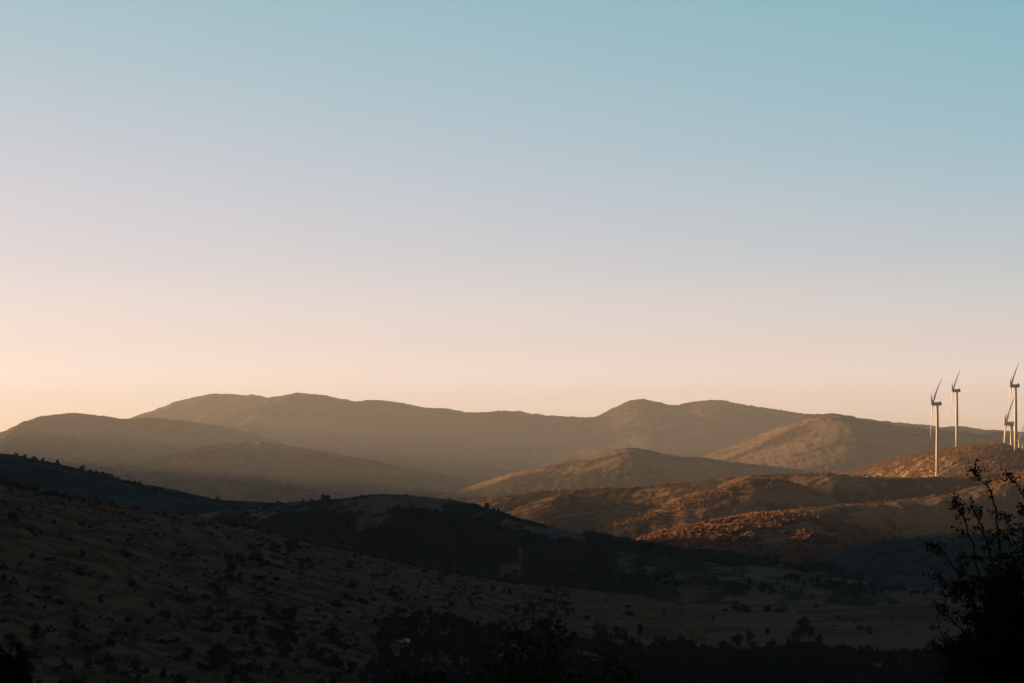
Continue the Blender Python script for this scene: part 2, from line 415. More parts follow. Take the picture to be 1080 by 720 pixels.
def leaf_cloud(n, rx, ry, rz, cz, size, rng, lobes=6, flat=.2):
    """n leaf clumps (quads) through a lumpy crown volume"""
    lc = rng.normal(size=(lobes, 3)); lc /= np.linalg.norm(lc, axis=1)[:, None]+1e-9
    lc *= rng.uniform(.35, .75, (lobes, 1)); lr = rng.uniform(.32, .62, lobes)
    k = rng.integers(0, lobes, n)
    d = rng.normal(size=(n, 3)); d /= np.linalg.norm(d, axis=1)[:, None]
    r = rng.uniform(0, 1, (n, 1))**.45
    p = lc[k]+d*r*lr[k][:, None]
    p = p*np.array([rx, ry, rz]); p[:, 2] += cz
    p[:, 2] = np.maximum(p[:, 2], .04*rz)
    t = rng.normal(size=(n, 3)); t /= np.linalg.norm(t, axis=1)[:, None]
    u = np.cross(t, rng.normal(size=(n, 3))); u /= np.linalg.norm(u, axis=1)[:, None]
    s = size*rng.uniform(.55, 1.35, (n, 1))
    a = p-t*s*.55-u*s*.5; b = p+t*s*.5-u*s*.38; c = p+t*s*.6+u*s*.42; e = p-t*s*.42+u*s*.55
    V = np.stack([a, b, c, e], 1).reshape(-1, 3)
    return V, np.arange(4*n).reshape(n, 4)

def scatter_stuff(name, pos, size, mat, nleaf=26, seed=0, ntemp=6, tall=.8):
    rng = np.random.default_rng(seed)
    temps = [leaf_cloud(nleaf, 1, 1, tall, tall*.75, .62, rng, 4) for _ in range(ntemp)]
    VV = []; n4 = nleaf*4
    for i, (p, s) in enumerate(zip(pos, size)):
        T = temps[i % ntemp][0]; a = rng.uniform(0, 6.28); ca, sa = math.cos(a), math.sin(a)
        sx = s*rng.uniform(.8, 1.25); sz = s*rng.uniform(.75, 1.2)
        Q = np.empty_like(T); Q[:, 0] = (T[:, 0]*ca-T[:, 1]*sa)*sx+p[0]; Q[:, 1] = (T[:, 0]*sa+T[:, 1]*ca)*sx+p[1]; Q[:, 2] = T[:, 2]*sz+p[2]-.1*s
        VV.append(Q)
    V = np.concatenate(VV)
    o = mesh_np(name, V, np.arange(len(V)).reshape(-1, 4), mat)
    return tag(o, kind='stuff')

def hill_points(key, n, xr, dr, thr, nl, seed, visible_only=True):
    """random points on a hill where a patch noise is above thr; dr = range along the slope (-1 toe .. 0 crest .. 1 back)"""
    H = HILLS[key]; rng = np.random.default_rng(seed)
    x = rng.uniform(*[(p-540)/F*np.interp((p-540)/F*2000, H.xs, H.y) for p in xr], n)
    u = rng.uniform(dr[0], dr[1], n)
    yc = np.interp(x, H.xs, H.y) + H.wf*.10*perlin(x/(H.L*1.3), x*0, H.seed+50)
    y = yc+np.where(u < 0, u*H.wf, u*H.wb)
    keep = fbm(x/nl, y/nl, seed+3, 3)+rng.normal(0, .08, n) > thr
    x, y = x[keep], y[keep]
    z = H.h(x, y)
    k2 = z >= top_z(x, y)-.3
    return np.stack([x, y, z], 1)[k2]

def sizes(n, lo, hi, seed):
    return np.random.default_rng(seed).uniform(0, 1, n)**1.8*(hi-lo)+lo

P = hill_points('R10', 19000, (655, 940), (-.85, .25), -.02, 38, 101)
scatter_stuff('hillside_brush', P, sizes(len(P), .8, 2.9, 1), M['leaf_brush'], 22, 5).update_tag()
P = np.concatenate([hill_points('R9', 1500, (690, 1110), (-.10, .25), -.1, 40, 104), hill_points('R9', 1200, (690, 900), (-.9, -.3), .2, 50, 105)])
scatter_stuff('ridge_brush', P, sizes(len(P), .8, 2.0, 2), M['leaf_brush'], 18, 6)
P = hill_points('R8b', 4500, (600, 880), (-.35, .5), -.05, 60, 106)
scatter_stuff('spur_brush', P, sizes(len(P), .8, 2.4, 3), M['leaf_brush'], 18, 7)
P = np.concatenate([hill_points('R7', 15000, (861, 1130), (-.97, .02), -.30, 60, 108), hill_points('R7', 12000, (861, 1010), (.02, .5), -.30, 60, 109)])
scatter_stuff('turbine_hill_brush', P, sizes(len(P), 1.0, 2.8, 4), M['leaf_brush'], 16, 8)
P = hill_points('R8', 3000, (500, 1100), (-.16, .12), .05, 70, 110)
scatter_stuff('pasture_brush', P, sizes(len(P), .6, 2.1, 5), M['leaf_brush'], 16, 9)
P = np.concatenate([hill_points('R12', 3000, (225, 385), (-.95, -.33), -.02, 45, 112), hill_points('R12', 8000, (370, 640), (-.97, -.36), -.13, 45, 118), hill_points('R12', 5000, (470, 610), (-.97, -.40), -.32, 45, 119), hill_points('R12', 3500, (620, 900), (-.26, .15), -.05, 45, 113),
                    hill_points('R12', 2500, (600, 900), (-.95, -.3), .40, 35, 114), hill_points('R12', 90, (240, 350), (-.15, .1), -.0, 40, 115)])
scatter_stuff('hill_woodland', P, sizes(len(P), 1.3, 3.6, 6), M['leaf_wood'], 24, 10)
P = np.concatenate([hill_points('R11', 2600, (830, 1100), (-.95, .0), .16, 30, 116), hill_points('R13', 3000, (-40, 260), (-.9, -.02), .16, 36, 117)])
scatter_stuff('pasture_scrub', P, sizes(len(P), .9, 2.4, 7), M['leaf_wood'], 18, 11)

CARP = hit1(425.5, 678)
def clear_of_car(P):
    P = np.asarray(P); return ~((np.abs(P[:, 0]-CARP[0]) < 3.6) & (P[:, 1]-CARP[1] > -30) & (P[:, 1]-CARP[1] < 3))
def ground_points(n, xr, yr, thr, nl, seed, cond=None):
    rng = np.random.default_rng(seed); y = rng.uniform(*yr, n); px = rng.uniform(*xr, n); x = (px-540)/F*y
    k = fbm(x/nl, y/nl, seed, 3)+rng.normal(0, .08, n) > thr
    if cond is not None: k &= cond(px, HY+50/y*F)
    x, y = x[k], y[k]
    P = np.stack([x, y, top_z(x, y)], 1)
    return P[clear_of_car(P)]
P = ground_points(5200, (400, 1040), (640, 900), -.12, 26, 131, lambda px, py: py > np.interp(px, [400,520,560,640,700,760,840,900,930,960,1040], [690,676,662,660,668,671,670,686,692,688,676]))
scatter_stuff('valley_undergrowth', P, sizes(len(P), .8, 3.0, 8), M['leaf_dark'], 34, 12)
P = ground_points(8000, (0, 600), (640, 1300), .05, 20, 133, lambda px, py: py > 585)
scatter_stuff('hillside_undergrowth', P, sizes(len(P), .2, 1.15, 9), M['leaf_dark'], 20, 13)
def crown_obj(name, n, rx, ry, rz, cz, size, mat, seed, lobes=6, parent=None):
    V, Fq = leaf_cloud(n, rx, ry, rz, cz, size, np.random.default_rng(seed), lobes)
    return mesh_np(name, V, Fq, mat, parent=parent)

def copy_tree(o, parent=None):
    c = o.copy(); COL.objects.link(c); c.parent = parent
    for ch in [k for k in o.children]: copy_tree(ch, c)
    return c

# ---- shrubs (crown only, a few pixels each): unit radius prototypes
SHRUBS = []
for i in range(8):
    rz = [.75, .9, .65, 1.1, .8, .7, 1.25, .6][i]
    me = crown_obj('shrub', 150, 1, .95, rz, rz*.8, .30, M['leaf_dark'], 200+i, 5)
    COL.objects.unlink(me); SHRUBS.append(me)
def put_shrub(p, r, label, group, cat='shrub', name='shrub', k=None, tall=1.0):
    o = SHRUBS[random.randrange(8) if k is None else k].copy(); o.name = name
    COL.objects.link(o); o.location = (p[0], p[1], p[2]-.12*r)
    o.rotation_euler = (0, 0, random.uniform(0, 6.28)); s = r*random.uniform(.9, 1.1)
    o.scale = (s*random.uniform(.85, 1.7), s*random.uniform(.8, 1.3), s*random.uniform(.6, 1.2)*tall)
    return tag(o, label, cat, group)

# ---- small trees with trunk, limbs and crown: unit height prototypes (5 m)
def make_tree(seed, h=5.0, w=1.9, mat='leaf_dark', nleaf=620, leaf=.36, lobes=8, low=.25):
    rng = np.random.default_rng(seed)
    root = empty('tree', (0, 0, 0))
    mb = MB()
    lean = rng.normal(0, .12, 2)
    tr = [(0,0,-.3), (lean[0]*.3, lean[1]*.3, h*.2), (lean[0], lean[1], h*.45), (lean[0]*1.6, lean[1]*1.6, h*.8)]
    mb.tube(tr, [.17, .13, .09, .03], 7)
    for k in range(7):
        a = k*.9+rng.uniform(0, .6); z0 = h*rng.uniform(.18, .55)
        st = np.array((lean[0]*z0/h*2, lean[1]*z0/h*2, z0)); L = w*rng.uniform(.55, .9)
        md = st+np.array((math.cos(a)*L*.5, math.sin(a)*L*.5, L*.35)); en = st+np.array((math.cos(a)*L, math.sin(a)*L, L*.9))
        mb.tube([st, md, en], [.07, .045, .015], 5)
    mb.build('trunk', M['bark'], root, True)
    crown_obj('crown', nleaf, w, w*.95, h*(1-low)*.56, h*(low+(1-low)*.5), leaf, M[mat], seed+1, lobes, root)
    return root
TREES = [make_tree(300+i*3, 5.0, [1.9,2.3,1.5,2.1,1.7][i], low=[.12,.1,.2,.08,.15][i]) for i in range(5)]
_used = set()
def put_tree(p, h, label, group, k=None, proto=None):
    k = random.randrange(5) if k is None else k
    if proto is None:
        proto = TREES[k]
    if id(proto) in _used: o = copy_tree(proto)
    else: o = proto; _used.add(id(proto))
    s = h/5.0
    o.location = (p[0], p[1], p[2]-.1); o.rotation_euler = (0, 0, random.uniform(0, 6.28)); o.scale = (s*random.uniform(.9, 1.15), s, s)
    return tag(o, label, 'tree', group)

def region(n, xr, yr, seed, poly=None):
    rng = np.random.default_rng(seed)
    px = rng.uniform(xr[0], xr[1], n); py = rng.uniform(yr[0], yr[1], n)
    if poly is not None:
        k = poly(px, py, rng); px, py = px[k], py[k]
    h = hit(px, py); ok = ~np.isnan(h[:, 0]) & clear_of_car(h)
    return h[ok], px[ok], py[ok]

crest14 = lambda x: np.interp(x, [0,50,120,200,280,330,400,460,530,600,680,760], [508,520,530,542,560,573,587,601,612,619,624,632])
# left hillside
H_, X_, Y_ = region(900, (0, 330), (545, 712), 21, lambda x, y, r: (y > crest14(x)+6) & (fbm(x/38, y/16, 71, 2)+r.normal(0, .18, len(x))+(y-635)*.0035 > .16))
for p in H_[:150]:
    put_shrub(p, random.choice([.7,.9,1.1,1.4,1.8]), 'low dark shrub dotted on the dry grass of the left hillside', 'shrubs scattered on the left hillside')
# middle of the slope, thicker
H_, X_, Y_ = region(900, (215, 600), (575, 712), 22, lambda x, y, r: (y > crest14(x)+5) & (fbm(x/42, y/18, 73, 2)+r.normal(0, .2, len(x))+(y-640)*.004 > .08))
for p in H_[:230]:
    put_shrub(p, random.choice([.9,1.2,1.5,1.9,2.3]), 'dense dark shrub in the thicket on the middle of the slope', 'shrubs of the thicket on the slope')
# hedge of shrubs on the skyline of the left hillside
for px in np.concatenate([np.arange(2, 30, 4.), np.arange(28, 86, 4.5), [102, 118, 145, 205, 232, 240, 248, 262, 275, 283, 300]]):
    py = crest14(px)
    h = hit1(px, py+1.5)
    if np.isnan(h[0]): continue
    put_shrub(h, random.uniform(1.0, 2.0) if px < 90 else random.uniform(.7, 1.3), 'dark bush of the row along the skyline of the left hillside', 'bushes along the left skyline', 'bush', 'bush')
# patch of dark wood below the saddle
H_, X_, Y_ = region(60, (235, 330), (572, 600), 24)
for p in H_[:28]:
    put_shrub(p, random.uniform(1.2, 2.2), 'dark bush in the thick patch just under the crest of the slope', 'bushes under the crest of the slope', 'bush', 'bush')
# single shrubs on the valley field
for px, py, r in [(765,645,1.6),(775,644,2.2),(752,652,1.2),(662,640,1.4),(663,649,1.8),(700,646,1.2),(672,632,.8),(718,642,1.0),(862,640,1.5),(884,651,1.6),(897,649,1.0),(908,663,2.0),(917,668,2.4),(880,661,.9),(902,657,.8),(929,646,1.0),(942,656,1.2),(604,644,1.6),(620,652,1.5),(586,632,1.3),(640,634,.9),(735,636,.8),(855,628,1.2),(845,622,1.0)]:
    h = hit1(px, py)
    put_shrub(h, r, 'single dark bush standing on the pale valley field', 'single bushes on the valley field', 'bush', 'bush')
for (px, py, r, lab) in [(788,645,3.6,'broad round bush, left of three clumped on the valley field'),(806,644,4.2,'broad round bush, middle and tallest of three on the valley field'),(822,645,3.8,'broad round bush, right of three clumped on the valley field')]:
    put_shrub(hit1(px, py), r, lab, 'three round bushes on the valley field', 'bush', 'bush')
# bushes on the skylines behind
def sky_bush(pts, group, label, dy=1.2):
    for px, py, r in pts:
        put_shrub(hit1(px, py+dy), r, label, group, 'bush', 'bush')
sky_bush([(61,488,2.4),(75,493,1.8)], 'bushes on the grassy skyline', 'small bush alone on the skyline of the grassy left hill')
put_shrub(hit1(86.5, 494.5), 2.0, 'lone little round tree on the skyline of the grassy left hill', None, 'bush', 'bush', 3, 1.3)
sky_bush([(103,499,2.6),(107,499.5,3.2),(112,500.5,2.6),(117,503,2.2)], 'bush clump on the grassy skyline', 'bush of the tight clump on the grassy left skyline')
sky_bush([(136,508,2.6),(140,509,3.0),(145,510,3.0),(150,512,3.0),(155,513.5,2.8),(160,515,2.8),(165,516,2.6),(170,517.5,2.6),(175,519,2.4),(180,520.5,2.2),(186,522,2.0)], 'hedge bushes running down the left hill', 'dark bush of the hedge running down the grassy left hill', 2.0)
sky_bush([(246,530,1.8),(279,535,1.5),(298,531,1.2),(320,528,1.5),(329,527,1.4),(345,526,1.5),(382,522.5,1.5),(428,521,1.2),(474,526,1.3)], 'bushes on the wooded skyline', 'small dark bush on the skyline of the wooded hill')
sky_bush([(499,531.5,1.8),(503,532.5,1.8),(507,533.5,1.6),(517,533.5,2.2),(521,536,2.0),(526,539,2.4),(531,541,2.4),(536,543,2.2),(541,545,2.2),(547,547,2.0)], 'bushes beside the pale hut', 'dark bush of the row beside the pale hut on the hilltop')

# trees of the valley bottom
H_, X_, Y_ = region(900, (560, 1010), (662, 760), 26, lambda x, y, r: (y > np.interp(x, [560,640,700,760,840,900,930,960,1010], [652,664,668,672,668,684,690,684,676])+r.uniform(0, 10, len(x))))
order = np.argsort(-H_[:, 1])
H_ = H_[:230]
for p in H_:
    put_tree(p, random.choice([3.6,4.4,5.2,6.0]), 'bushy dark tree in the wood on the valley bottom', 'trees of the valley wood')
H_, X_, Y_ = region(200, (420, 600), (640, 716), 27)
for p in H_[:60]:
    put_tree(p, random.choice([3.0,3.6,4.4]), 'bushy dark tree at the foot of the grassy slope', 'trees at the foot of the slope')
H_, X_, Y_ = region(60, (60, 440), (706, 735), 28)
for p in H_[:30]:
    put_tree(p, random.choice([3.0,3.8,4.6]), 'dark tree along the lower edge of the left hillside', 'trees at the bottom of the left hillside')
put_tree(hit1(848, 668), 7.0, 'tall dark tree standing over the bend of the pale track', None, 3)
put_tree(hit1(853, 672), 5.5, 'shorter dark tree beside the tall one at the track bend', None, 1)
H_ = hit(np.linspace(830, 990, 34)+RNG.uniform(-2, 2, 34), np.interp(np.linspace(830, 990, 34), [830, 880, 990], [612, 621, 628])+RNG.uniform(-1.5, 2.5, 34))
for p in H_:
    if not np.isnan(p[0]): put_tree(p, random.choice([3.5,4.5,5.5]), 'dark tree of the belt along the foot of the blue hill', 'tree belt under the blue hill')
H_ = hit(np.linspace(655, 830, 36)+RNG.uniform(-2, 2, 36), np.linspace(614, 620, 36)+RNG.uniform(-1.5, 3, 36))
for p in H_:
    if not np.isnan(p[0]): put_tree(p, random.choice([3.0,3.8,4.6]), 'dark tree of the belt below the wooded hill', 'tree belt under the wooded hill')

# near crowns on the slope under the camera
def near_tree(px, py, Y, w, label, seed, mat='leaf_brown'):
    x = (px-540)/F*Y; zt = (HY-py)/F*Y; zg = float(ground_z(x, Y)); h = zt-zg
    t = make_tree(seed, h, w, mat, 5200, .13, 14, .1)
    t.location = (x, Y, zg); tag(t, label, 'tree')
near_tree(560, 676, 74, 2.6, 'rust brown tree crown low in front of the valley, widest of the near ones', 401)
near_tree(455, 696, 70, 1.7, 'rust brown tree crown at the bottom edge below the pale car', 405)
near_tree(655, 700, 80, 2.2, 'rust brown tree crown right of the widest near crown', 409)
near_tree(8, 672, 66, .9, 'dark brown tree crown in the lower left corner', 413)

# ---- the dark thorn bush at the right
def thorn_bush():
    Y = 24.0; rng = np.random.default_rng(77)
    bx = (1062-540)/F*Y; bz = float(ground_z(bx, Y))
    root = empty('hawthorn_bush', (bx, Y, bz))
    tag(root, 'black leafy hawthorn bush filling the lower right corner, long twigs reaching left', 'bush')
    stems = []; twigs = []
    def Q(px, py, dy=0.0): return np.array(((px-540)/F*Y-bx, dy, (HY-py)/F*Y-bz))
    base = np.array((0., 0., -.2))
    mains = [  # traced main branches: picture points, depth offset
        ([(1062,720),(1058,640),(1052,570),(1048,535),(1040,513),(1028,500),(1020,493)], -.1),
        ([(1075,700),(1082,610),(1086,560),(1085,525),(1078,508),(1068,502)], .3),
        ([(1050,700),(1040,640),(1028,575),(1022,548),(1016,535),(1012,528)], .25),
        ([(1045,690),(1030,640),(1012,605),(998,585),(988,577),(982,574)], .0),
        ([(1050,680),(1046,600),(1034,556),(1024,541),(1018,530)], -.3),
        ([(1040,700),(1020,668),(1003,650),(990,640)], .2),
        ([(1040,712),(1012,694),(995,684),(984,680)], -.2),
        ([(1045,705),(1024,640),(1014,622),(1004,612)], -.4),
        ([(1070,710),(1092,640),(1110,580),(1120,530)], .2),
        ([(1070,700),(1084,660),(1104,620),(1126,590)], -.1),
    ]
    mb = MB(); leaves = []
    def leaf(p, s):
        t = rng.normal(size=3); t /= np.linalg.norm(t); u = np.cross(t, rng.normal(size=3)); u /= np.linalg.norm(u)
        n = np.cross(t, u)
        leaves.append([p, p+t*s*.5+u*s*.33+n*s*.06, p+t*s, p+t*s*.5-u*s*.33+n*s*.06])
    def twig(p, d, L, r, lev):
        pts = [p]; n = 5
        for i in range(n):
            d = d+rng.normal(0, .22, 3)+np.array((0, 0, .04)); d = d/np.linalg.norm(d)
            p = p+d*L/n; pts.append(p)
            if lev < 2 and i > 0 and rng.uniform() < .75:
                dd = d+rng.normal(0, .75, 3); twig(p, dd/np.linalg.norm(dd), L*rng.uniform(.35, .6), r*.6, lev+1)
            for _ in range(2):
                leaf(p+rng.normal(0, .016, 3), rng.uniform(.022, .042))
        mb.tube(pts, list(np.linspace(r, r*.25, len(pts))), 4, False)
    for pts, dy in mains:
        W = [base+np.array((rng.uniform(-.2, .2), dy*.3, 0))]
        for i, (px, py) in enumerate(pts): W.append(Q(px, py, dy*(.4+.6*i/len(pts))+rng.uniform(-.06, .06)))
        # subdivide
        S = []
        for a, b in zip(W[:-1], W[1:]):
            for k in range(5): S.append(a+(b-a)*k/5+rng.normal(0, .008, 3))
        S.append(W[-1])
        n = len(S); rad = list(np.linspace(.016, .004, n))
        mb.tube(S, rad, 6, False)
        for _ in range(46):
            leaf(S[-1-int(rng.integers(0, 5))]+rng.normal(0, .035, 3)*np.array((1.2, 1, .8)), rng.uniform(.026, .048))
        for i in range(6, n):
            f = i/n
            for _ in range(2):
                d = S[i]-S[i-1]; d = d/np.linalg.norm(d)+rng.normal(0, .85, 3); d /= np.linalg.norm(d)
                if rng.uniform() < .13+.22*(1-f): twig(S[i], d, rng.uniform(.05, .12)+(1-f)*rng.uniform(.0, .16), .004, 2 if f > .6 else 1)
            if rng.uniform() < (.9 if f > .9 else .42): leaf(S[i]+rng.normal(0, .015, 3), rng.uniform(.03, .05))
    # inner mass of the shrub
    for _ in range(800):
        a = rng.uniform(0, 1)
        px = 1100-abs(rng.normal(0, 52)); py = 728-abs(rng.normal(0, 58))-.5*max(0, px-1040)
        if px < 1000 or py > 730: continue
        d = rng.normal(size=3); d /= np.linalg.norm(d)
        twig(Q(px, py+8, rng.uniform(-.5, .6)), d, rng.uniform(.12, .28), .007, 1)
    mb.build('branches', M['bark'], root, False)
    A = np.array(leaves).reshape(-1, 3)
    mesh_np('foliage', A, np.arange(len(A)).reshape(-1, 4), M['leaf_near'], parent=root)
thorn_bush()

# ------------------------------------------------------------------ wind turbines
M['white'] = simple('white_turbine_paint', (.78,.74,.67), .45, .4, .03, .3)
M['grey_paint'] = simple('nacelle_paint', (.62,.62,.61), .5, .35, .05, .3)
def lathe(rings, n=24):
    V = []; Fs = []
    for r, z in rings:
        for k in range(n):
            a = 2*math.pi*k/n; V.append((r*math.cos(a), r*math.sin(a), z))
    for i in range(len(rings)-1):
        for k in range(n):
            a = i*n+k; b = i*n+(k+1) % n; Fs.append((a, b, b+n, a+n))
    Fs.append(tuple(reversed(range(n)))); Fs.append(tuple(range((len(rings)-1)*n, len(rings)*n)))
    return V, Fs
from mathutils import Matrix, Vector
HUB = 82.0
def make_turbine():
    root = empty('wind_turbine', (0, 0, 0))
    V, Fs = lathe([(2.7,-4),(2.7,.6),(2.25,.62),(2.1,20),(1.9,42),(1.6,64),(1.3,79.5),(1.45,79.6),(1.45,80.1)])
    mesh_py('tower', V, Fs, M['white'], True, root)
    mb = MB(); mb.box((.5, 0, HUB+.25), (8.8, 4.0, 4.1), .8)
    mb.build('nacelle', M['grey_paint'], root)
    mb = MB(); mb.box((3.0, 0, HUB+2.78), (2.0, 2.6, .94), .2); mb.build('cooler', M['grey_paint'], root)
    tilt = math.radians(8.5)
    hubc = Vector((-5.4, 0, HUB+.5))
    R0 = Matrix.Rotation(tilt, 4, 'Y')
    V, Fs = lathe([(1.8,-1.7),(2.4,-.9),(2.5,.3),(2.2,1.6),(1.3,2.7),(.15,3.2)], 20)
    M1 = Matrix.Translation(hubc) @ R0 @ Matrix.Rotation(-math.pi/2, 4, 'Y')
    hub = mesh_py('hub', [tuple(M1 @ Vector(v)) for v in V], Fs, M['grey_paint'], True, root)
    # blade: root circle to thin tip
    L = 44.5; prof = [(1.2,1.0,1.0),(3.0,1.0,1.0),(6.0,1.6,.95),(9.5,2.0,.8),(14,1.85,.62),(20,1.5,.48),(27,1.2,.38),(34,.9,.28),(40,.6,.2),(43.3,.3,.07),(44.5,.08,.03)]
    for th in (44, 164, -76):
        V = []; n = 14
        for r, c, t in prof:
            tw = math.radians(14*(1-r/L)+7); bend = 2.6*(r/L)**3
            off = -.35*(c-1.0) if r > 3 else 0
            for k in range(n):
                a = 2*math.pi*k/n
                yy_ = math.cos(a)*c+off; xx_ = math.sin(a)*t*(1 if math.cos(a) < 0 else .8)
                V.append((xx_*math.cos(tw)+yy_*math.sin(tw)+bend, -xx_*math.sin(tw)+yy_*math.cos(tw), r))
        Fs = []
        for i in range(len(prof)-1):
            for k in range(n):
                a = i*n+k; b = i*n+(k+1) % n; Fs.append((a, b, b+n, a+n))
        Fs.append(tuple(reversed(range(n)))); Fs.append(tuple(range((len(prof)-1)*n, len(prof)*n)))
        MM = Matrix.Translation(hubc) @ R0 @ Matrix.Rotation(-math.radians(th), 4, 'X')
        mesh_py('blade', [tuple(MM @ Vector(v)) for v in V], Fs, M['white'], True, root)
    return root
TUR = make_turbine()
def put_turbine(px, py_base, py_hub, label, Y=None, first=False):
    o = TUR if first else copy_tree(TUR)
    if Y is None:
        p = hit1(px, py_base)
    else:
        x = (px-540)/F*Y; p = np.array((x, Y, float(top_z(x, Y))))
    zh = (HY-py_hub)/F*p[1]
    s = (zh-p[2])/HUB
    o.location = (p[0], p[1], p[2]); o.scale = (s, s, s); o.rotation_euler = (0, 0, math.radians(-16.8))
    print('turbine', px, [round(float(v)) for v in p], 'scale', round(float(s), 2))
    return tag(o, label, 'wind turbine', 'wind turbines on the right hill')
put_turbine(988.7, 499.2, 425.5, 'nearest white wind turbine, leftmost, its tower foot low on the brown slope', first=True)
put_turbine(1009.3, 471.6, 411.5, 'white wind turbine second from the left, rising from the hill crest')
put_turbine(1071.3, 475.5, 406.5, 'tall white wind turbine at the right with its rotor highest of all')
put_turbine(1067.0, 0, 446.5, 'small far wind turbine half hidden behind the tall right one', Y=5500)
put_turbine(1079.0, 0, 464.5, 'far wind turbine cut by the right picture edge behind the hill', Y=6300)

# ------------------------------------------------------------------ pylon, poles, huts, car, track
M['steel'] = simple('galvanised_steel', (.11,.125,.135), .55, .3, .1, 1, .3)
M['pole'] = simple('weathered_pole', (.2,.19,.17), .9, .1, .2, 3)
M['plaster'] = simple('pale_plaster', (.2,.19,.18), .9, .1, .08, 1)
M['rooftile'] = simple('grey_roof', (.2,.2,.2), .8, .1, .15, 2)
M['dark'] = simple('dark_opening', (.03,.03,.03), .6, .2, .1, 2)
M['track'] = simple('pale_dirt_track', (.12,.112,.10), 1.0, .02, .2, .15)

def pylon(px, py0, py1):
    p = hit1(px, py0); h = (py0-py1)/F*p[1]
    root = empty('power_pylon', p, .35); tag(root, 'tall steel lattice power pylon at the foot of the dark wooded hill', 'pylon')
    w0, w1 = h*.085, h*.022
    legs = MB(); br = MB(); ww = lambda z: w0+(w1-w0)*min(1, z/(h*.62)) if z < h*.62 else w1
    C4 = [(-1,-1),(1,-1),(1,1),(-1,1)]
    for sx, sy in C4:
        lg = MB(); lg.tube([(sx*w0, sy*w0, -.5), (sx*w1, sy*w1, h*.62), (sx*w1, sy*w1, h*.97)], .17, 6)
        lg.build('leg', M['steel'], root)
    zs = list(np.linspace(0, h*.62, 7))+list(np.linspace(h*.62, h*.97, 6)[1:])
    for a, b in zip(zs[:-1], zs[1:]):
        for i in range(4):
            s, t = C4[i], C4[(i+1) % 4]; wa, wb = ww(a), ww(b)
            br.tube([(s[0]*wa, s[1]*wa, a), (t[0]*wb, t[1]*wb, b)], .08, 4); br.tube([(t[0]*wa, t[1]*wa, a), (s[0]*wb, s[1]*wb, b)], .08, 4)
            br.tube([(s[0]*wb, s[1]*wb, b), (t[0]*wb, t[1]*wb, b)], .08, 4)
    br.build('bracing', M['steel'], root)
    for f, L in ((.68, .15), (.8, .12), (.92, .09)):
        ar = MB()
        for sg in (-1, 1):
            tip = (sg*h*L, 0, h*f)
            for sy in (-1, 1):
                ar.tube([(sg*w1, sy*w1, h*f), tip], .11, 4); ar.tube([(sg*w1, sy*w1, h*(f+.035)), tip], .09, 4)
            ar.tube([tip, (tip[0], 0, tip[2]-h*.035)], .1, 6)
        ar.build('crossarm', M['steel'], root)
    pk = MB()
    for sx, sy in C4: pk.tube([(sx*w1, sy*w1, h*.97), (0, 0, h)], .1, 5)
    pk.build('peak', M['steel'], root)
pylon(549, 613.5, 576)

def power_pole(px, py0, py1, label, double=False, rad=.22):
    p = hit1(px, py0); h = (py0-py1)/F*p[1]
    root = empty('power_pole', p, .2); tag(root, label, 'pole')
    for sx in ((-1.1, 1.1) if double else (0,)):
        m = MB(); m.tube([(sx, 0, -.4), (sx, 0, h)], [rad, rad*.75], 8); m.build('post', M['pole'], root)
    m = MB(); m.box((0, .02, h-.5), (4.2 if double else 2.0, .2, .24)); m.build('crossarm', M['pole'], root)
    for sx in ((-1.9, 0, 1.9) if double else (-.85, .85)):
        m = MB(); m.tube([(sx, .02, h-.39), (sx, .02, h-.02)], [.11, .07], 8); m.build('insulator', M['plaster'], root)
power_pole(457.3, 600.5, 590, 'pale pole with short crossarm on the slope edge before the wooded hill')
power_pole(479.5, 604.5, 592.5, 'thin pole on the slope edge, right of the pole with crossarm', rad=.18)
power_pole(954.5, 670, 648.5, 'double post power pole with crossbar on the field near the hawthorn bush', True, rad=.13)

def hut(px, py, w, d, h, label, rz=.3, roof=.9, name='hut', cat='hut'):
    p = hit1(px, py)
    root = empty(name, p, rz); tag(root, label, cat)
    m = MB(); m.box((0,0,h/2-.4), (w, d, h+.8)); m.build('wall', M['plaster'], root)
    o = .25
    V = [(-w/2-o,-d/2-o,h+.003),(w/2+o,-d/2-o,h+.003),(w/2+o,d/2+o,h+.003),(-w/2-o,d/2+o,h+.003),(-w/2-o,0,h+roof),(w/2+o,0,h+roof)]
    mesh_py('roof', V, [(3,2,1,0),(0,1,5,4),(2,3,4,5),(0,4,3),(1,2,5)], M['rooftile'], False, root)
    m = MB(); m.box((-w*.2,-d/2-.02,1.0), (.9,.1,2.0)); m.build('door', M['dark'], root)
    m = MB(); m.box((w*.22,-d/2-.02,h*.55), (.9,.1,.9)); m.build('window', M['dark'], root)
hut(513.4, 535.6, 2.6, 2.6, 3.4, 'small pale hut between bushes on the wooded hilltop', .2, .5)
hut(899, 616.5, 4.5, 4, 1.9, 'small pale farmhouse under the blue hill, left of two', .3, 1.4, 'farmhouse', 'house')
hut(913.5, 618, 4.5, 3.8, 1.8, 'small pale farmhouse under the blue hill, right of two', -.2, 1.3, 'farmhouse', 'house')

